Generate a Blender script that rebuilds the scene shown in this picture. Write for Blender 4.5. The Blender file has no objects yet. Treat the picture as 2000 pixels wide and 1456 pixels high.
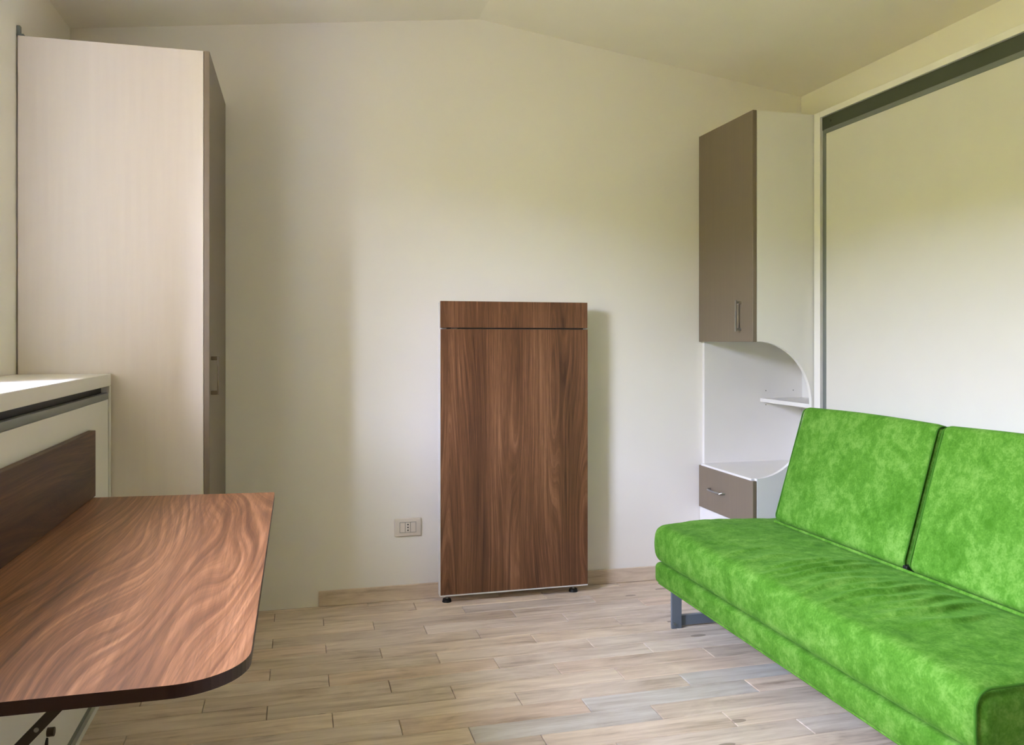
import bpy, bmesh, math, random
from mathutils import Vector, Matrix, noise
random.seed(7)
sc = bpy.context.scene
COL = sc.collection
# ------------------------------------------------------------------ camera, world, light, exposure
H = 1.156
PSI = math.atan(420/1600)
cd = bpy.data.cameras.new('camera'); cam = bpy.data.objects.new('camera', cd); COL.objects.link(cam)
cam.location = (0, 0, H); cam.rotation_euler = (math.pi/2, 0, -PSI)
cd.sensor_width = 36; cd.lens = 28.8; cd.shift_y = -0.0315; cd.clip_start = 0.02
sc.camera = cam
w = bpy.data.worlds.new('sky'); sc.world = w; w.use_nodes = True
nt = w.node_tree; bg = nt.nodes['Background']
tc = nt.nodes.new('ShaderNodeTexCoord'); sx = nt.nodes.new('ShaderNodeSeparateXYZ')
rp = nt.nodes.new('ShaderNodeValToRGB')
nt.links.new(tc.outputs['Generated'], sx.inputs[0]); nt.links.new(sx.outputs['Z'], rp.inputs[0])
rp.color_ramp.elements[0].position = 0.26; rp.color_ramp.elements[0].color = (5.0, 5.35, 7.3, 1)
e_ = rp.color_ramp.elements.new(.40); e_.color = (2.9, 3.2, 4.2, 1)
e2_ = rp.color_ramp.elements.new(.72); e2_.color = (1.3, 1.5, 2.1, 1)
rp.color_ramp.elements[1].position = 1.0; rp.color_ramp.elements[1].color = (.8, 1.0, 1.5, 1)
nt.links.new(rp.outputs[0], bg.inputs[0]); bg.inputs[1].default_value = 9.5
sd = bpy.data.lights.new('sun', 'SUN'); sun = bpy.data.objects.new('sun', sd); COL.objects.link(sun)
sd.energy = 14; sd.angle = math.radians(2); sd.color = (1, 0.95, 0.85)
sun.rotation_euler = (0, math.radians(17), math.radians(-25)); sun.location = (3, 0, 8)   # from behind the house, on to the garden
pd = bpy.data.lights.new('window_portal', 'AREA'); pl = bpy.data.objects.new('window_portal', pd); COL.objects.link(pl)
WY0, WY1, WZ0, WZ1 = 1.10, 2.30, 1.045, 2.20
pd.shape = 'RECTANGLE'; pd.size = WY1-WY0; pd.size_y = WZ1-WZ0; pd.cycles.is_portal = True
pl.location = (-1.20, (WY0+WY1)/2, (WZ0+WZ1)/2); pl.rotation_euler = (math.pi/2, 0, -math.pi/2)
vs = sc.view_settings; sc.display_settings.display_device = 'sRGB'
vs.view_transform = 'Standard'; vs.look = 'None'; vs.gamma = 1; vs.use_curve_mapping = False; vs.exposure = 0.66
sc.cycles.use_denoising = True; sc.cycles.max_bounces = 16; sc.cycles.diffuse_bounces = 12; sc.cycles.sample_clamp_indirect = 8

# ------------------------------------------------------------------ helpers
def lin(r, g, b):
    f = lambda c: (c/255/12.92) if c/255 <= .04045 else ((c/255+.055)/1.055)**2.4
    return (f(r), f(g), f(b), 1)

class N:
    def __init__(s, name, rough=.5, spec=.4):
        s.m = bpy.data.materials.new(name); s.m.use_nodes = True; s.t = s.m.node_tree
        s.b = s.t.nodes['Principled BSDF']; s.b.inputs['Roughness'].default_value = rough
        s.b.inputs['Specular IOR Level'].default_value = spec
    def n(s, typ, **kw):
        x = s.t.nodes.new(typ)
        for k, v in kw.items(): setattr(x, k, v)
        return x
    def l(s, a, b): s.t.links.new(a, b)
    def v(s, sock, val):
        if hasattr(val, 'node'): s.l(val, sock)
        else: sock.default_value = val
    def math(s, op, a, b=0.0, c=0.0):
        x = s.n('ShaderNodeMath', operation=op); s.v(x.inputs[0], a); s.v(x.inputs[1], b); s.v(x.inputs[2], c); return x.outputs[0]
    def mix(s, f, a, b, mode='MIX'):
        x = s.n('ShaderNodeMix', data_type='RGBA', blend_type=mode); s.v(x.inputs[0], f); s.v(x.inputs[6], a); s.v(x.inputs[7], b); return x.outputs[2]
    def noise(s, vec, scale, detail=3, rough=.5, dist=0):
        x = s.n('ShaderNodeTexNoise'); s.l(vec, x.inputs['Vector']); x.inputs['Scale'].default_value = scale
        x.inputs['Detail'].default_value = detail; x.inputs['Roughness'].default_value = rough; x.inputs['Distortion'].default_value = dist
        return x.outputs[0]
    def obj(s): return s.n('ShaderNodeTexCoord').outputs['Object']
    def scale(s, vec, sc3, loc=(0,0,0)):
        x = s.n('ShaderNodeMapping'); s.l(vec, x.inputs[0]); x.inputs[3].default_value = sc3; x.inputs[1].default_value = loc; return x.outputs[0]
    def ramp(s, f, stops):
        x = s.n('ShaderNodeValToRGB'); s.l(f, x.inputs[0]); e = x.color_ramp.elements
        e[0].position, e[0].color = stops[0]; e[1].position, e[1].color = stops[-1]
        for p, c in stops[1:-1]:
            q = e.new(p); q.color = c
        return x.outputs[0]
    def bump(s, h, strength, dist=.001):
        x = s.n('ShaderNodeBump'); x.inputs['Strength'].default_value = strength; x.inputs['Distance'].default_value = dist
        s.l(h, x.inputs['Height']); s.l(x.outputs[0], s.b.inputs['Normal'])
    def col(s, c): s.v(s.b.inputs['Base Color'], c)

def plain(name, rgb, rough=.5, spec=.4, metal=0, bump=None):
    m = N(name, rough, spec); o = m.obj()
    c = lin(*rgb); d = tuple(x*.94 for x in c[:3])+(1,)
    m.col(m.mix(m.noise(o, 6, 3), d, c)); m.b.inputs['Metallic'].default_value = metal
    if bump: m.bump(m.noise(o, bump[0], 3), bump[1], bump[2])
    return m.m

def walnut(name, axis, seed, ring=1.0, ringf=9.0, lum=1.0, rough=.38, cat=(.8, 7), acr=0, lin_k=10):
    """axis: grain direction 0/1/2"""
    m = N(name, rough, .45); o = m.obj()
    def st(along, across):
        v = [across]*3; v[axis] = along; return tuple(v)
    sp = m.n('ShaderNodeSeparateXYZ'); m.l(o, sp.inputs[0])
    big = m.noise(m.scale(o, st(cat[0], cat[1]), (seed, seed*.7, seed*.3)), 1.0, 1.0, .35, 0)
    field = m.math('ADD', m.math('MULTIPLY', sp.outputs[acr], lin_k), m.math('MULTIPLY', big, 5.0))
    rings = m.math('FRACT', m.math('MULTIPLY', field, ringf))
    line = m.math('POWER', rings, 3.5)
    cv = m.n('ShaderNodeCombineXYZ'); m.l(m.math('MULTIPLY', field, 9.0), cv.inputs[0]); m.l(m.math('MULTIPLY', sp.outputs[axis], 1.6), cv.inputs[1])
    s1 = m.noise(cv.outputs[0], 1.0, 4, .65)
    s2 = m.noise(m.scale(o, st(2.2, 80), (seed,)*3), 1.0, 4, .6)
    streak = m.math('ADD', m.math('MULTIPLY', s1, .68), m.math('MULTIPLY', s2, .32))
    fine = m.noise(m.scale(o, st(14, 420), (seed,)*3), 1.0, 3, .6)
    band = m.noise(m.scale(o, st(.5, 9), (seed*2,)*3), 1.0, 3, .5)
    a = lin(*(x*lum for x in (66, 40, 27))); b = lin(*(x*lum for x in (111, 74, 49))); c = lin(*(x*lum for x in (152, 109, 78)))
    base = m.ramp(m.math('ADD', m.math('MULTIPLY', streak, .65), m.math('MULTIPLY', band, .35)), [(.37, a), (.5, b), (.64, c)])
    base = m.mix(m.math('MULTIPLY', line, .55*ring), base, lin(*(x*lum for x in (66, 38, 24))))
    base = m.mix(m.math('MULTIPLY', m.math('SUBTRACT', .52, fine), 3.0*.6), base, lin(*(x*lum for x in (60, 36, 22))))
    m.col(base); m.bump(fine, .12, .0004)
    return m.m

def new_obj(name, bm, mat, parent=None, smooth=False, loc=None):
    me = bpy.data.meshes.new(name); bmesh.ops.recalc_face_normals(bm, faces=bm.faces[:])
    if loc is not None: bmesh.ops.translate(bm, verts=bm.verts[:], vec=-Vector(loc))
    bm.to_mesh(me); bm.free()
    if mat: me.materials.append(mat)
    if smooth:
        for p in me.polygons: p.use_smooth = True
        try: me.set_sharp_from_angle(angle=math.radians(35))
        except Exception: pass
    o = bpy.data.objects.new(name, me); COL.objects.link(o)
    if loc is not None: o.location = loc
    if parent:
        o.parent = parent
        o.location = Vector(o.location) - world_loc(parent)
        if loc is None: o.location = -world_loc(parent)
    return o
def world_loc(o):
    v = Vector((0, 0, 0))
    while o: v += o.location; o = o.parent
    return v
def box(bm, x0, x1, y0, y1, z0, z1, bev=0, seg=2):
    t = bmesh.new(); bmesh.ops.create_cube(t, size=1)
    for v in t.verts:
        v.co = Vector((x0+(v.co.x+.5)*(x1-x0), y0+(v.co.y+.5)*(y1-y0), z0+(v.co.z+.5)*(z1-z0)))
    if bev: bmesh.ops.bevel(t, geom=t.edges[:], offset=bev, segments=seg, profile=.5, affect='EDGES')
    me = bpy.data.meshes.new('tmp'); t.to_mesh(me); t.free(); bm.from_mesh(me); bpy.data.meshes.remove(me)
    return bm
def B(*a, **k): return box(bmesh.new(), *a, **k)
def prism(pts, axis, a0, a1, bm=None):
    """extrude polygon pts (2D) along axis; 2D coords are the remaining axes in order"""
    bm = bm or bmesh.new()
    def mk(p, a):
        l = [p[0], p[1]]; l.insert(axis, a); return bm.verts.new(l)
    v0 = [mk(p, a0) for p in pts]; v1 = [mk(p, a1) for p in pts]
    bm.faces.new(v0); bm.faces.new(v1[::-1])
    n = len(pts)
    for i in range(n): bm.faces.new((v0[i], v1[i], v1[(i+1) % n], v0[(i+1) % n]))
    return bm
def cyl(bm, p0, p1, r, n=16, r2=None):
    p0 = Vector(p0); p1 = Vector(p1); d = p1-p0
    M = Matrix.Translation((p0+p1)/2) @ d.to_track_quat('Z', 'Y').to_matrix().to_4x4()
    bmesh.ops.create_cone(bm, cap_ends=True, segments=n, radius1=r, radius2=r if r2 is None else r2, depth=d.length, matrix=M)
    return bm
def tube(bm, pts, r, n=8, closed=False):
    pts = [Vector(p) for p in pts]; N_ = len(pts); rings = []
    for i, p in enumerate(pts):
        a = pts[(i-1) % N_] if (closed or i) else p; b = pts[(i+1) % N_] if (closed or i < N_-1) else p
        t = (b-a).normalized(); up = Vector((0, 0, 1)) if abs(t.z) < .9 else Vector((1, 0, 0))
        if abs(t.y) < .5: up = Vector((0, 1, 0))
        u = t.cross(up).normalized(); v = t.cross(u).normalized()
        rings.append([bm.verts.new(p+r*(math.cos(k*2*math.pi/n)*u+math.sin(k*2*math.pi/n)*v)) for k in range(n)])
    for i in range(N_ if closed else N_-1):
        A, C = rings[i], rings[(i+1) % N_]
        for k in range(n): bm.faces.new((A[k], A[(k+1) % n], C[(k+1) % n], C[k]))
    if not closed:
        bm.faces.new(rings[0]); bm.faces.new(rings[-1][::-1])
    return bm
def rounded(x0, x1, y0, y1, z0, z1, r, nx, ny, nz, disp=None):
    """dense box whose edges are rounded by r, then displaced by disp(p, n)->Vector"""
    bm = bmesh.new(); vm = {}
    def fr(i, n, L):      # finer spacing near the edges
        k = max(2, min(5, n//3)); 
        if i <= k: return r*(1-math.cos(i/k*math.pi/2))*1.0
        if i >= n-k: return L-r*(1-math.cos((n-i)/k*math.pi/2))
        return r+(L-2*r)*(i-k)/(n-2*k)
    def vert(i, j, k):
        key = (i, j, k)
        if key in vm: return vm[key]
        p = Vector((x0+fr(i, nx, x1-x0), y0+fr(j, ny, y1-y0), z0+fr(k, nz, z1-z0)))
        q = Vector((min(max(p.x, x0+r), x1-r), min(max(p.y, y0+r), y1-r), min(max(p.z, z0+r), z1-r)))
        n = (p-q).normalized(); s = q+n*r
        if disp: s = s+disp(s, n)
        vm[key] = bm.verts.new(s); return vm[key]
    for i in range(nx):
        for j in range(ny):
            for k in (0, nz): bm.faces.new((vert(i,j,k), vert(i+1,j,k), vert(i+1,j+1,k), vert(i,j+1,k)))
    for i in range(nx):
        for k in range(nz):
            for j in (0, ny): bm.faces.new((vert(i,j,k), vert(i+1,j,k), vert(i+1,j,k+1), vert(i,j,k+1)))
    for j in range(ny):
        for k in range(nz):
            for i in (0, nx): bm.faces.new((vert(i,j,k), vert(i,j+1,k), vert(i,j+1,k+1), vert(i,j,k+1)))
    return bm
def thing(name, label, cat, loc):
    o = bpy.data.objects.new(name, None); COL.objects.link(o); o.location = loc; o.empty_display_size = .1
    o['label'] = label; o['category'] = cat
    return o
def struct(name, bm, m, label=None, parent=None, **k):
    o = new_obj(name, bm, m, parent, **k)
    if not parent: o['kind'] = 'structure'; o['category'] = name.split('_')[0]
    if label: o['label'] = label
    return o

# ------------------------------------------------------------------ materials
wall_m = N('white_plaster', .85, .2); o_ = wall_m.obj()
wall_m.col(wall_m.mix(wall_m.noise(o_, 2.5, 3), lin(229, 225, 218), lin(235, 232, 226)))
wall_m.bump(wall_m.noise(o_, 60, 4), .12, .002); wall_m = wall_m.m
ceil_m = plain('ceiling_paint', (238, 234, 224), .9, .2, bump=(40, .1, .002))
lam = N('white_laminate', .42, .35); o_ = lam.obj()
lam.col(lam.mix(lam.noise(lam.scale(o_, (60, 60, 3)), 1, 3), lin(206, 196, 185), lin(213, 204, 193)))
lam.bump(lam.noise(lam.scale(o_, (260, 260, 16)), 1, 3), .08, .0005); lam = lam.m
lam2 = plain('smooth_white_laminate', (226, 224, 220), .35, .4)
lam3 = plain('cream_laminate', (205, 203, 195), .4, .35)
taupe = N('taupe_laminate', .42, .4); o_ = taupe.obj()
taupe.col(taupe.mix(taupe.noise(taupe.scale(o_, (120, 120, 3)), 1, 3), lin(112, 100, 84), lin(120, 107, 90))); taupe = taupe.m
grey = plain('grey_metal', (120, 126, 122), .45, .5, .3)
dark = plain('dark_void', (34, 34, 30), .8, .2)
recess_shade_m = plain('recess_shade', (70, 76, 62), .5, .4, .2)  # shade of the narrow recesses, put into the colour
front_m = plain('beige_grey_paint', (140, 128, 108), .8, .2)
black = plain('black_plastic', (22, 22, 22), .5, .4)
steel = plain('brushed_steel', (160, 158, 154), .35, .5, .85)
leg_m = plain('grey_painted_steel', (116, 126, 138), .38, .5, .25)
bracket_m = plain('dark_iron', (60, 52, 42), .5, .5, .5)
edge_dark = plain('dark_walnut_edge', (52, 28, 20), .45, .4)
grout = plain('grout', (120, 110, 96), .9, .1)
plastic = plain('ivory_plastic', (216, 208, 196), .4, .4)
wal_table = walnut('walnut_upright', 2, 3.1, .62, 2.6, 1.0, .38, (.62, 6.5), 0, 14)
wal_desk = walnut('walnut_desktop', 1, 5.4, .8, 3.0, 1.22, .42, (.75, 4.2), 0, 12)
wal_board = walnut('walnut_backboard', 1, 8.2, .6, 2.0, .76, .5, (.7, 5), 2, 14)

def floor_mat(name, along=0):
    m = N(name, .5, .4); o = m.obj()
    oi = m.n('ShaderNodeObjectInfo'); add = m.n('ShaderNodeVectorMath', operation='ADD')
    sc_ = m.n('ShaderNodeVectorMath', operation='SCALE'); cmb = m.n('ShaderNodeCombineXYZ')
    for k in range(3): m.l(oi.outputs['Random'], cmb.inputs[k])
    m.l(cmb.outputs[0], sc_.inputs[0]); sc_.inputs['Scale'].default_value = 40
    m.l(o, add.inputs[0]); m.l(sc_.outputs[0], add.inputs[1]); p = add.outputs[0]
    streak = m.noise(m.scale(p, (2.2, 38, 38)), 1, 5, .62, .6)
    blotch = m.noise(m.scale(p, (3.2, 11, 11)), 1, 4, .6, 1.2)
    fine = m.noise(m.scale(p, (9, 190, 190)), 1, 3, .6)
    vor = m.n('ShaderNodeTexVoronoi'); m.l(m.scale(p, (2.6, 7, 7)), vor.inputs['Vector']); vor.inputs['Scale'].default_value = 1
    knot = m.math('MULTIPLY', m.math('LESS_THAN', vor.outputs['Distance'], .085), .6)
    base = m.ramp(m.math('ADD', m.math('MULTIPLY', streak, .5), m.math('MULTIPLY', blotch, .5)),
                  [(.32, lin(166, 146, 128)), (.45, lin(206, 188, 170)), (.62, lin(230, 215, 198))])
    base = m.mix(knot, base, lin(112, 95, 82))
    base = m.mix(m.math('MULTIPLY', m.math('SUBTRACT', .5, fine), .6), base, lin(110, 92, 76))
    br = m.math('MULTIPLY_ADD', oi.outputs['Random'], .16, .92)
    base = m.mix(1.0, base, oi.outputs['Color'], 'MULTIPLY')
    hs = m.n('ShaderNodeHueSaturation'); m.l(base, hs.inputs['Color']); m.l(br, hs.inputs['Value'])
    m.col(hs.outputs[0]); m.bump(streak, .15, .001)
    return m.m
tile_m = floor_mat('wood_look_tile')

fab = N('green_velvet', .85, .15); o_ = fab.obj()
b1 = fab.noise(o_, 9, 4, .6, .6); b2 = fab.noise(o_, 34, 4, .65, .4); b3 = fab.noise(o_, 160, 2)
mixv = fab.math('ADD', fab.math('MULTIPLY', b1, .4), fab.math('ADD', fab.math('MULTIPLY', b2, .4), fab.math('MULTIPLY', b3, .2)))
fab.col(fab.ramp(mixv, [(.38, lin(60, 110, 20)), (.5, lin(80, 130, 38)), (.64, lin(112, 156, 66))]))
fab.b.inputs['Sheen Weight'].default_value = .12; fab.b.inputs['Sheen Roughness'].default_value = .5
fab.b.inputs['Sheen Tint'].default_value = lin(150, 220, 110)
fab.bump(fab.math('ADD', b2, fab.math('MULTIPLY', b3, .3)), .22, .002); fab = fab.m
pipe_m = plain('green_piping', (62, 112, 30), .85, .15)
grass_m = plain('lawn', (148, 138, 60), .9, .1, bump=(8, .5, .05))
fin_m = plain('blocker_brown', (120, 104, 84), .9, .1, bump=(30, .3, .01))  # dull tone so the added light-blocking fin reflects little
leaf_m = plain('foliage', (138, 134, 58), .85, .2, bump=(5, .6, .1))

# ------------------------------------------------------------------ room shell
XL, XR, YB, YF = -0.886, 2.477, 3.65, -2.70
ZL, ZR, XRG, ZRG = 2.415, 2.392, 0.80, 2.62
T = .30
def ceil_z(x): return ZL+(x-XL)*(ZRG-ZL)/(XRG-XL) if x < XRG else ZRG+(x-XRG)*(ZR-ZRG)/(XR-XRG)
gable = [(XL, 0), (XR, 0), (XR, ZR), (XRG, ZRG), (XL, ZL)]
struct('wall_back', prism(gable, 1, YB, YB+T), wall_m, 'plain white painted gable wall behind the upright walnut table')
struct('wall_front', prism(gable, 1, YF-T, YF), front_m)
struct('wall_right', B(XR, XR+T, YF-T, YB+T, 0, ZR), wall_m, 'white wall behind the upright folding bed')
wl = bmesh.new()
XO = XL-T
for a in ((YF-T, WY0, 0, ZL), (WY1, YB+T, 0, ZL), (WY0, WY1, 0, WZ0-.002), (WY0, WY1, WZ1, ZL)): box(wl, XO, XL, *a)
struct('wall_left', wl, wall_m, 'white wall beside the wardrobe and above the desk unit')
cl = prism([(XO, ZL+.0), (XL, ZL), (XRG, ZRG), (XR, ZR), (XR+T, ZR), (XR+T, 3.0), (XO, 3.0)], 1, YF-T, YB+T)
struct('ceiling', cl, ceil_m, 'white ceiling of two shallow slopes meeting at a ridge')
# window: frame ring at the outside of the opening
wf = bmesh.new(); xo0, xo1 = XO+.02, XO+.09; fw = .045
for a in ((WY0, WY0+fw, WZ0, WZ1), (WY1-fw, WY1, WZ0, WZ1), (WY0+fw, WY1-fw, WZ0, WZ0+fw), (WY0+fw, WY1-fw, WZ1-fw, WZ1)): box(wf, xo0, xo1, *a, bev=.004)
struct('window_1', wf, lam2)
# floor slab and wood-look tiles
fl = struct('floor', B(XO, XR+T, YF-T, YB+T, -.20, -.008), grout, 'floor of pale wood-look tiles laid in staggered rows')
PITCH, TL, G = .10, .586, .0022
def tile_mesh(x0, x1, y0, y1, cx, cy, bm=None, ch=.0015):
    bm = bm or bmesh.new()
    a = [bm.verts.new((x-cx, y-cy, -.012)) for x, y in ((x0,y0),(x1,y0),(x1,y1),(x0,y1))]
    b = [bm.verts.new((x-cx, y-cy, -ch)) for x, y in ((x0,y0),(x1,y0),(x1,y1),(x0,y1))]
    c = [bm.verts.new((x-cx, y-cy, 0)) for x, y in ((x0+ch,y0+ch),(x1-ch,y0+ch),(x1-ch,y1-ch),(x0+ch,y1-ch))]
    for p, q in ((a, b), (b, c)):
        for i in range(4): bm.faces.new((p[i], p[(i+1)%4], q[(i+1)%4], q[i]))
    bm.faces.new(c); return bm
TINTS = [(1,1,1), (1.02,1,.97), (.97,.98,1.0), (1.03,.98,.95), (.94,.93,.92), (1.04,1.03,1.0)]
shared = {}
rest = bmesh.new()
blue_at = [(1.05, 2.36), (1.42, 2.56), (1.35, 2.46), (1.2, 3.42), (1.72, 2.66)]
row = -1; nt_ = 0
while True:
    y1 = 3.6-PITCH*row; y0 = y1-PITCH; 
    if y1 <= YF: break
    yy1 = min(y1, YB); yy0 = max(y0, YF)
    ph = (-.09+.1953*row) % TL
    k = math.floor((XL-ph)/TL)
    while ph+k*TL < XR:
        xa, xb = ph+k*TL, ph+(k+1)*TL; k += 1
        x0, x1 = max(xa, XL), min(xb, XR)
        if x1-x0 < .01: continue
        if yy1 < .25:
            tile_mesh(x0+G/2, x1-G/2, yy0+G/2, yy1-G/2, 0, 0, rest); continue
        cx, cy = (x0+x1)/2, (yy0+yy1)/2
        key = (round(x1-x0, 4), round(yy1-yy0, 4))
        if key not in shared:
            bm = tile_mesh(x0+G/2, x1-G/2, yy0+G/2, yy1-G/2, cx, cy); me = bpy.data.meshes.new('tile'); 
            bmesh.ops.recalc_face_normals(bm, faces=bm.faces[:]); bm.to_mesh(me); bm.free(); me.materials.append(tile_m); shared[key] = me
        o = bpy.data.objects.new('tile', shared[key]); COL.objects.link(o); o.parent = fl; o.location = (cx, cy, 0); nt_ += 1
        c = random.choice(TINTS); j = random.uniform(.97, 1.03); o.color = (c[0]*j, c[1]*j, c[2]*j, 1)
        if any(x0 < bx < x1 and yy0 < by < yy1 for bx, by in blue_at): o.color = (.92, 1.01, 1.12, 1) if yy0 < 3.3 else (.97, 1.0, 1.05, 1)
    row += 1
r_ = new_obj('tile_field', rest, tile_m, fl); r_['kind'] = 'stuff'
# baseboard of the same tile, from X=.09 to the right
bb = bpy.data.objects.new('baseboard_back', None); COL.objects.link(bb); bb.location = (.09, YB, 0)
bb['kind'] = 'structure'; bb['label'] = 'low skirting of wood-look tile along the back wall'
x = .09
while x < 1.92:
    xe = min(x+.586, 1.927)
    t_ = bmesh.new(); box(t_, x+.0008, xe-.0008, YB-.010, YB-.0005, .0005, .068, bev=.002, seg=1)
    p = new_obj('skirting_tile', t_, tile_m, bb, loc=(x+.3, YB-.005, .034)); p.color = (.99*random.uniform(.96, 1.0), .96, .92, 1); x = xe

# ------------------------------------------------------------------ garden beyond the window (lights the room)
struct('ground', B(-40, XO-.01, -30, 36, -.9, -.8), grass_m)
hd = bmesh.new(); nY, nZ = 90, 16; vv = []
for j in range(nY+1):
    y = -30+66*j/nY; top = 3.9+.5*noise.noise(Vector((y*.35, 3, 1)))+.25*noise.noise(Vector((y*1.3, 5, 2)))
    row_ = []
    for k in range(nZ+1):
        z = -.85+(top+.85)*k/nZ
        row_.append(hd.verts.new((-11-.05*k*k*.12+.35*noise.noise(Vector((y*.9, z*.9, 0))), y, z)))
    row_.append(hd.verts.new((-13.5, y, top-.3))); row_.append(hd.verts.new((-13.8, y, -.85))); vv.append(row_)
for j in range(nY):
    for k in range(len(vv[0])-1): hd.faces.new((vv[j][k], vv[j+1][k], vv[j+1][k+1], vv[j][k+1]))
struct('wall_light_blocker', B(XO-.62, XO-.001, .82, 1.02, -.9, 3.0), fin_m, 'unseen brown fin added outside the window to block sky light')  # added out of view to narrow the sky light through the window
h_ = new_obj('hedge', hd, leaf_m, smooth=True); h_['kind'] = 'structure'

# ------------------------------------------------------------------ wardrobe
WX, WYn = -.291, 2.99      # door face, near side
wd = thing('wardrobe', 'tall white wardrobe with taupe door standing in the left back corner', 'wardrobe', (-.59, 3.32, 0))
new_obj('side_panel', B(XL+.006, -.311, WYn, WYn+.018, 0, 2.15, bev=.0008, seg=1), lam, wd)
new_obj('side_panel', B(XL+.006, -.311, YB-.022, YB-.004, 0, 2.15), lam, wd)
new_obj('top_panel', B(XL+.006, -.311, WYn+.0185, YB-.0225, 2.131, 2.149), lam, wd)
new_obj('base_panel', B(XL+.006, -.311, WYn+.0185, YB-.0225, .0, .06), lam, wd)
new_obj('back_panel', B(XL+.006, XL+.012, WYn+.0185, YB-.0225, .0605, 2.1305), lam, wd)
dr = new_obj('door', B(-.310, WX, WYn+.001, YB-.004, .01, 2.151, bev=.001, seg=1), taupe, wd)
hb = bmesh.new()      # flat bow handle
hy, hz0, hz1 = 3.045, .965, 1.10
box(hb, WX+.021, WX+.027, hy-.009, hy+.009, hz0, hz1, bev=.002)
box(hb, WX, WX+.0215, hy-.009, hy+.009, hz0, hz0+.014, bev=.002); box(hb, WX, WX+.0215, hy-.009, hy+.009, hz1-.014, hz1, bev=.002)
new_obj('handle', hb, taupe, dr, smooth=True)
# grey bit of bracket above the wardrobe's left rear edge
br = bmesh.new(); box(br, XL+.001, XL+.012, WYn+.004, WYn+.02, 2.151, 2.185, bev=.002); box(br, XL+.001, XL+.022, WYn+.004, WYn+.02, 2.151, 2.158, bev=.001)
o = new_obj('wall_bracket', br, grey); o['label'] = 'tiny grey bracket on top of the wardrobe at its left edge'; o['category'] = 'bracket'

# ------------------------------------------------------------------ left folding-bed unit with desk
LX, LY0, LY1 = -.600, .86, 2.983
lb = thing('folding_bed_cabinet', 'low white folding bed cabinet under the window with walnut fold-out desk', 'cabinet', (-.74, 1.92, 0))
new_obj('top_panel', B(XL+.002, LX, LY0, LY1-.001, 1.005, 1.045, bev=.0015, seg=1), lam2, lb)
new_obj('side_panel', B(XL+.002, LX, LY1-.020, LY1-.001, 0, 1.0045, bev=.001, seg=1), lam2, lb)
new_obj('side_panel', B(XL+.002, LX, LY0, LY0+.035, 0, 1.0045, bev=.001, seg=1), lam2, lb)
new_obj('back_panel', B(XL+.002, XL+.01, LY0+.036, LY1-.0205, .0, 1.0045), dark, lb)
new_obj('base_rail', B(LX-.03, LX-.002, LY0+.036, LY1-.0205, 0, .02), lam2, lb)
new_obj('recess_shade_sheet', B(LX-.034, LX-.026, LY0+.036, LY1-.0205, .021, 1.0045), black, lb)  # black sheet standing in for the shade inside the cabinet gaps
rm = bmesh.new()
box(rm, LX-.022, LX-.001, LY0+.040, LY1-.033, .962, .983, bev=.002); box(rm, LX-.022, LX-.004, LY0+.040, LY1-.033, .036, .058, bev=.002)
new_obj('metal_rail', rm, grey, lb, smooth=True)
bp = new_obj('bed_panel', B(LX-.022, LX-.002, LY0+.042, LY1-.034, .0585, .9615, bev=.001, seg=1), lam2, lb)
la = bmesh.new(); cyl(la, (LX-.002, 2.27, .178), (LX+.014, 2.27, .178), .011, 16); cyl(la, (LX-.0015, 2.262, .165), (LX+.008, 2.225, .150), .004, 8)
new_obj('latch', la, bracket_m, bp, smooth=True)
new_obj('gap_shade', B(LX-.012, LX-.007, LY1-.0335, LY1-.0205, .021, .983), recess_shade_m, lb)  # dark strip painting the shade between bed panel and side panel
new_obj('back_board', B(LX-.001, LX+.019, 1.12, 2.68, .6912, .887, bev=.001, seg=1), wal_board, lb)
# desktop: rounded front corners
def arc(cx, cy, r, a0, a1, n=10): return [(cx+r*math.cos(math.radians(a0+(a1-a0)*i/n)), cy+r*math.sin(math.radians(a0+(a1-a0)*i/n))) for i in range(n+1)]
dx0, dx1, dy0, dy1 = LX-.001, -.066, 1.185, 2.645
pts = [(dx0, dy0)] + arc(dx1-.105, dy0+.105, .105, -90, 0, 14) + arc(dx1-.012, 2.612-.012, .012, 0, 90, 5) + [(dx0, dy1+.015)]
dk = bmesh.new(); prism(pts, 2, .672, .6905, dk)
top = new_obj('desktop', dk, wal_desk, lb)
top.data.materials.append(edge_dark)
for p in top.data.polygons:
    if abs(p.normal.z) < .5: p.material_index = 1
def strut(y):
    s = bmesh.new(); p0 = Vector((LX-.004, y, .335)); p1 = Vector((LX+.318, y, .6665)); d = (p1-p0).normalized(); nn = Vector((-d.z, 0, d.x))
    a = .0078; e = .004
    v = [s.verts.new(p0+sx_*a*nn+Vector((0, sy*e, 0))) for sx_, sy in ((-1,-1),(1,-1),(1,1),(-1,1))]
    u = [s.verts.new(p1+sx_*a*nn+Vector((0, sy*e, 0))) for sx_, sy in ((-1,-1),(1,-1),(1,1),(-1,1))]
    s.faces.new(v); s.faces.new(u[::-1])
    for i in range(4): s.faces.new((v[i], u[i], u[(i+1)%4], v[(i+1)%4]))
    o = new_obj('support_strut', s, bracket_m, lb)
    q = bmesh.new(); m_ = p0.lerp(p1, .68); cyl(q, m_+Vector((0, -.0045, 0)), m_+Vector((0, -.0065, 0)), .0035, 12)
    new_obj('rivet', q, steel, o)
strut(1.40); strut(2.42)

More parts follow.
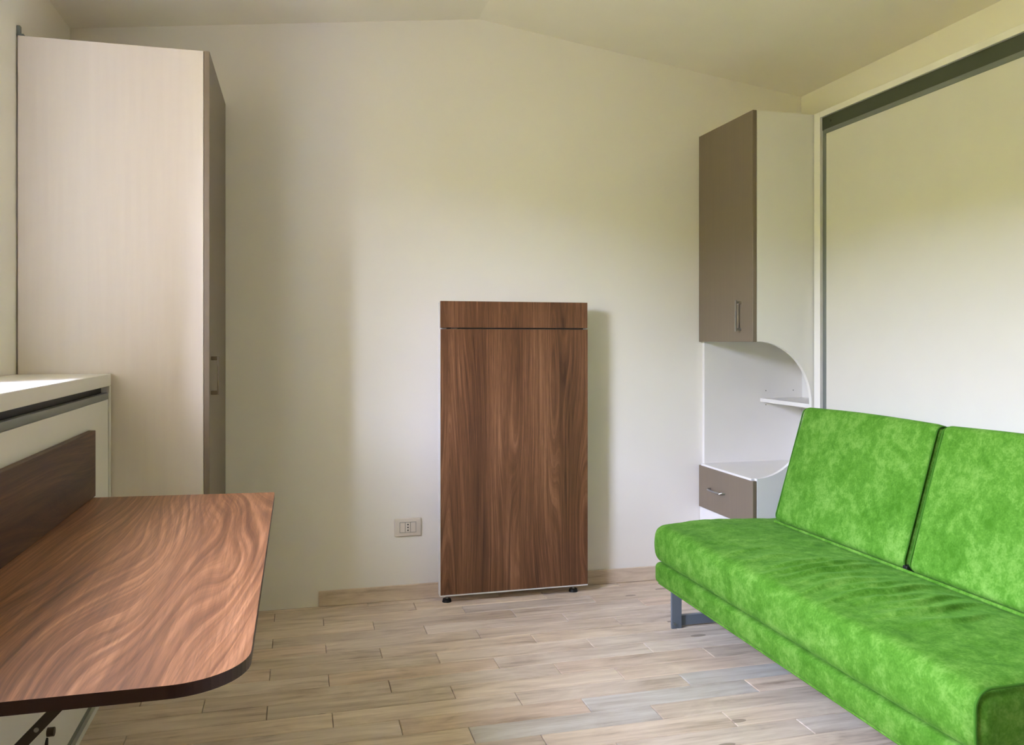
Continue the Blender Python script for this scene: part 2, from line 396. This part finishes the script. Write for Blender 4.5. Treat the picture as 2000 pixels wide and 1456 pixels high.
# ------------------------------------------------------------------ closed walnut table standing against the back wall
TX0, TX1, TY = .606, 1.285, 3.535
tb = thing('folding_table', 'closed folding table standing upright with walnut front against the back wall', 'table', ((TX0+TX1)/2, 3.58, 0))
new_obj('frame', B(TX0-.002, TX1+.001, TY+.0225, 3.585, .034, 1.322, bev=.002), lam2, tb)
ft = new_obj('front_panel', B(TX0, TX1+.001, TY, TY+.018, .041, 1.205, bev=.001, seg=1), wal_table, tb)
new_obj('panel_edging', B(TX0-.003, TX1+.002, TY+.001, TY+.022, .035, .0405), lam2, tb, )
new_obj('panel_edging', B(TX0-.0035, TX0-.0005, TY+.001, TY+.022, .041, 1.205), lam2, tb)
tp = new_obj('top_flap', B(TX0, TX1, TY+.001, TY+.019, 1.211, 1.328, bev=.001, seg=1), wal_table, tb)
hg = bmesh.new(); box(hg, TX0+.03, TX0+.045, TY+.003, TY+.018, 1.2055, 1.2105); box(hg, TX0+.08, TX1-.02, TY+.006, TY+.018, 1.2055, 1.2105)
new_obj('flap_seam', hg, black, tb)
for x in (TX0+.035, TX1-.055):
    f = bmesh.new(); cyl(f, (x, TY+.042, .0), (x, TY+.042, .013), .021, 24, .018)
    o = new_obj('levelling_foot', f, black, tb, smooth=True)
    q = bmesh.new(); cyl(q, (x, TY+.042, .0132), (x, TY+.042, .0338), .006, 12); new_obj('foot_screw', q, steel, o, smooth=True)

# ------------------------------------------------------------------ wall outlet
ox, oz = .477, .324
ol = thing('wall_outlet', 'ivory rectangular wall outlet left of the upright walnut table', 'outlet', (ox, YB, oz))
new_obj('cover_plate', B(ox-.060, ox+.060, YB-.010, YB-.0005, oz-.040, oz+.040, bev=.005, seg=3), plastic, ol, smooth=True)
for i, dx in enumerate((-.0235, 0, .0235)):
    a = new_obj('module', B(ox+dx-.011, ox+dx+.011, YB-.0125, YB-.0102, oz-.0215, oz+.0215, bev=.001), plastic, ol)
    if i == 1:
        for dz in (-.0125, 0, .0125):
            q = bmesh.new(); cyl(q, (ox, YB-.0130, oz+dz), (ox, YB-.0126, oz+dz), .0032, 12); new_obj('socket_hole', q, black, a)
q = bmesh.new()
for a in ((ox-.0365, ox+.0365, oz-.0235, oz-.0222), (ox-.0365, ox+.0365, oz+.0222, oz+.0235), (ox-.0122, ox-.0113, oz-.0222, oz+.0222), (ox+.0113, ox+.0122, oz-.0222, oz+.0222), (ox-.0365, ox-.0352, oz-.0222, oz+.0222), (ox+.0352, ox+.0365, oz-.0222, oz+.0222)):
    box(q, a[0], a[1], YB-.0106, YB-.0101, a[2], a[3])
new_obj('module_seam', q, grey, ol)

# ------------------------------------------------------------------ corner unit: upper cupboard, open niche, drawer
UX, UY = 1.903, 3.155
cu = thing('corner_cabinet', 'white corner cabinet with taupe upper door, open curved niche and drawer', 'cabinet', (2.19, 3.40, 0))
ux = UX+.020      # carcass front
# near side panel with a C-shaped bay
XB = 2.192
side = [(ux, 0), (XR-.004, 0), (XR-.004, 2.15), (ux, 2.15), (ux, 1.151)]
ra, rb = XB-ux, .27
side += [(ux+ra*math.sin(t*math.pi/2/16), 1.151-rb+rb*math.cos(t*math.pi/2/16)) for t in range(1, 17)]
side += [(XB-ra*(1-math.cos(t*math.pi/2/16)), .556+.30-.30*math.sin(t*math.pi/2/16)) for t in range(0, 17)]
bm = bmesh.new(); prism(side, 1, UY, UY+.018, bm)
new_obj('side_panel', bm, lam2, cu)
new_obj('wall_panel', B(ux, XR-.004, YB-.022, YB-.002, 0, 2.15), lam2, cu)
new_obj('back_panel', B(XR-.012, XR-.0045, UY+.0185, YB-.0225, .0, 2.149), lam2, cu)
new_obj('top_panel', B(ux, XR-.0125, UY+.0185, YB-.0225, 2.132, 2.15), lam2, cu)
new_obj('cupboard_floor', B(ux, XR-.0125, UY+.0185, YB-.0225, 1.151, 1.169), lam2, cu)
new_obj('niche_top', B(ux-.018, XR-.0125, UY+.0185, YB-.0225, .542, .5555, bev=.001, seg=1), lam2, cu)
new_obj('shelf', B(2.228, XR-.0125, UY+.0185, YB-.0225, .850, .869, bev=.001, seg=1), lam2, cu)
d1 = new_obj('door', B(UX, UX+.0195, UY+.001, YB-.004, 1.149, 2.152, bev=.001, seg=1), taupe, cu)
hd_ = bmesh.new(); yh = 3.255
box(hd_, UX-.028, UX-.022, yh-.0055, yh+.0055, 1.195, 1.333, bev=.002)
box(hd_, UX-.0225, UX, yh-.004, yh+.004, 1.199, 1.211, bev=.001); box(hd_, UX-.0225, UX, yh-.004, yh+.004, 1.317, 1.329, bev=.001)
new_obj('handle', hd_, steel, d1, smooth=True)
d2 = new_obj('drawer', B(UX, UX+.0195, UY+.001, YB-.004, .345, .546, bev=.001, seg=1), taupe, cu)
tb_ = bmesh.new(); y0, y1, zz = 3.395, 3.53, .449
pth = [(UX-.0, y0, zz), (UX-.014, y0+.004, zz)] + [(UX-.022-.004*math.sin(i*math.pi/8), y0+.012+(y1-y0-.024)*i/8, zz) for i in range(9)] + [(UX-.014, y1-.004, zz), (UX, y1, zz)]
tube(tb_, pth, .0045, 10); new_obj('handle', tb_, steel, d2, smooth=True)
new_obj('lower_door', B(UX+.006, UX+.0195, UY+.012, YB-.004, .05, .342), lam2, cu)
for hx, hz in ((2.26, .905), (2.415, .905), (2.26, .835)):
    q = bmesh.new(); cyl(q, (hx, YB-.0235, hz), (hx, YB-.0222, hz), .0028, 10)
    new_obj('shelf_pin_hole', q, grey, cu)

# ------------------------------------------------------------------ big folding bed on the right wall
RX, RY0, RY1 = 2.20, .90, 3.1485
rb_ = thing('wall_bed', 'large white upright folding wall bed with grey frame behind the green sofa', 'bed', (2.34, 2.3, 0))
new_obj('side_panel', B(RX, XR-.003, RY1-.042, RY1, 0, 2.15, bev=.001, seg=1), lam2, rb_)
new_obj('side_panel', B(RX, XR-.003, RY0, RY0+.042, 0, 2.15, bev=.001, seg=1), lam2, rb_)
new_obj('top_panel', B(RX, XR-.003, RY0+.0425, RY1-.0425, 2.124, 2.15, bev=.001, seg=1), lam2, rb_)
new_obj('header_shade', B(RX+.012, RX+.030, RY0+.0425, RY1-.0425, 2.0685, 2.1235), recess_shade_m, rb_)  # dark bar put in for the shaded recess below the top panel
rl = bmesh.new()
box(rl, RX+.006, RX+.028, RY0+.075, RY1-.062, 2.047, 2.068, bev=.002)
box(rl, RX+.010, RX+.028, RY1-.0800, RY1-.062, .06, 2.0465, bev=.002); box(rl, RX+.010, RX+.028, RY0+.062, RY0+.080, .06, 2.0465, bev=.002)
new_obj('metal_rail', rl, grey, rb_, smooth=True)
new_obj('side_bar', B(RX+.014, RX+.030, RY1-.0615, RY1-.0428, .06, 2.068), grey, rb_)
new_obj('bed_panel', B(RX+.004, RX+.024, RY0+.081, RY1-.0805, .06, 2.0465, bev=.001, seg=1), lam3, rb_)
q = bmesh.new(); cyl(q, (RX+.0105, RY1-.10, 2.098), (RX+.0118, RY1-.10, 2.098), .005, 10); new_obj('screw_hole', q, black, rb_)

# ------------------------------------------------------------------ green sofa
SX0, SX1, SY0, SY1 = 1.418, 2.15, 1.455, 3.115
sf = thing('sofa', 'bright green velvet two-seat sofa on grey metal legs in front of the wall bed', 'sofa', (1.80, 2.28, 0))
def seat_disp(p, n):
    d = Vector((0, 0, 0))
    if n.z > .3:
        gx = math.exp(-((p.x-1.66)/.19)**2); gy = math.exp(-((p.y-2.28)/.52)**2)
        q = p.y - .10*(p.x-1.6) + .030*noise.noise(Vector((p.x*5, p.y*4, 0)))
        s = 0
        for c, a, xc, xw in ((1.80,.7,.02,.13),(1.88,1,.03,.17),(1.945,.9,.06,.13),(2.0,.8,-.02,.12),(2.055,1.1,.0,.19),(2.12,.7,.03,.12),(2.17,.9,-.05,.13),(2.235,.6,-.02,.14),(2.29,1.1,.0,.17),(2.345,1.1,-.02,.18),(2.41,.7,-.04,.12),(2.50,.5,-.1,.10),(2.6,.3,-.1,.1)):
            t = q-c
            s += a*(math.exp(-(t/.010)**2) if t < 0 else math.exp(-(t/.034)**2))*math.exp(-abs((p.x-1.66-xc)/xw)**3)
        d.z += .015*s*n.z + .004*noise.noise(Vector((p.x*7, p.y*5, 2)))*n.z + .003*noise.noise(Vector((p.x*20, p.y*16, 2)))*n.z
        ex = min(1, (p.x-SX0)/.2)
        d.z += .012*(math.sin(min(1, max(0, (p.x-SX0)/.55))*math.pi)**1)*n.z
    if n.x < -.3:
        d.x += .003*noise.noise(Vector((p.y*5, p.z*12, 4))) - .004*math.sin(min(1, max(0, (p.z-.248)/.15))*math.pi)
    if abs(n.y) > .5: d.y += (.006 if n.y > 0 else -.003)*math.sin(min(1, max(0, (p.z-.248)/.15))*math.pi)
    return d
new_obj('seat_cushion', rounded(SX0, SX1, SY0, SY1, .248, .400, .038, 64, 420, 12, seat_disp), fab, sf, smooth=True)
new_obj('seat_base', rounded(SX0+.003, SX1, SY0+.01, SY1-.002, .162, .2475, .022, 20, 60, 9,
        lambda p, n: Vector((.002*noise.noise(Vector((p.y*6, p.z*9, 1))) if n.x < -.3 else 0, 0, 0))), fab, sf, smooth=True)
def outline(x0, x1, z0, z1, r, y):
    P = []
    for cx, cz, a in ((x0+r, z0+r, 180), (x1-r, z0+r, 270), (x1-r, z1-r, 0), (x0+r, z1-r, 90)):
        P += [(cx+r*math.cos(math.radians(a+i*15)), y, cz+r*math.sin(math.radians(a+i*15))) for i in range(7)]
    return P
q = bmesh.new(); tube(q, outline(SX0+.003, SX1-.003, .251, .397, .042, SY0+.006), .0036, 8, True); new_obj('piping', q, pipe_m, sf, smooth=True)
q = bmesh.new(); tube(q, [(SX0+.014, SY0+.03+i*.05, .164) for i in range(33)], .0045, 8); new_obj('piping', q, fab, sf, smooth=True)
# leaning back cushions
LEAN = math.radians(17.0)
def back(y0, y1):
    hgt, th = .492, .125
    def disp(p, n):
        d = Vector((0, 0, 0))
        u = min(1, max(0, (p.y-y0)/(y1-y0))); v = min(1, max(0, p.z/hgt))
        if n.x < -.3: d.x -= .010*(math.sin(u*math.pi)*math.sin(v*math.pi))**.5 + .003*noise.noise(Vector((p.y*6, p.z*6, y0)))
        if n.z > .3: d.z += .006*math.sin(u*math.pi)
        return d
    bm = rounded(0, th, y0, y1, 0, hgt, .026, 12, 50, 34, disp)
    c = new_obj_lean('back_cushion', bm, fab)
    for yy in (y0+.004, y1-.004):
        q = bmesh.new(); tube(q, outline(.005, th-.005, .005, hgt-.005, .026, yy), .0030, 8, True)
        new_obj_lean('piping', q, pipe_m, c)
def new_obj_lean(name, bm, mat, parent=None):
    M = Matrix.Translation((1.905, 0, .412)) @ Matrix.Rotation(LEAN, 4, 'Y')
    bmesh.ops.transform(bm, matrix=M, verts=bm.verts[:])
    return new_obj(name, bm, mat, parent or sf, smooth=True)
back(2.258, 3.005); back(1.475, 2.240)
q = bmesh.new(); tube(q, [(1.898, 1.48+i*.05, .412+.0) for i in range(31)], .0055, 8); new_obj('piping', q, fab, sf, smooth=True)
q = bmesh.new(); box(q, 1.905, 1.935, 2.235, 2.255, .402, .425, bev=.003); new_obj('hinge', q, black, sf)
for y in (3.01, 1.60):
    lg = bmesh.new()
    box(lg, 1.450, 1.494, y-.003, y+.008, .0, .166, bev=.0015); o = new_obj('leg', lg, leg_m, sf)
    q = bmesh.new(); box(q, 1.488, 2.06, y+.0085, y+.028, .006, .046, bev=.0015); new_obj('foot_bar', q, leg_m, o)
    q = bmesh.new(); cyl(q, (1.461, y-.0032, .020), (1.461, y-.0085, .020), .006, 14); new_obj('bolt', q, grey, o, smooth=True)
    q = bmesh.new(); box(q, 2.012, 2.056, y-.003, y+.008, .0, .166, bev=.0015); new_obj('leg', q, leg_m, sf)
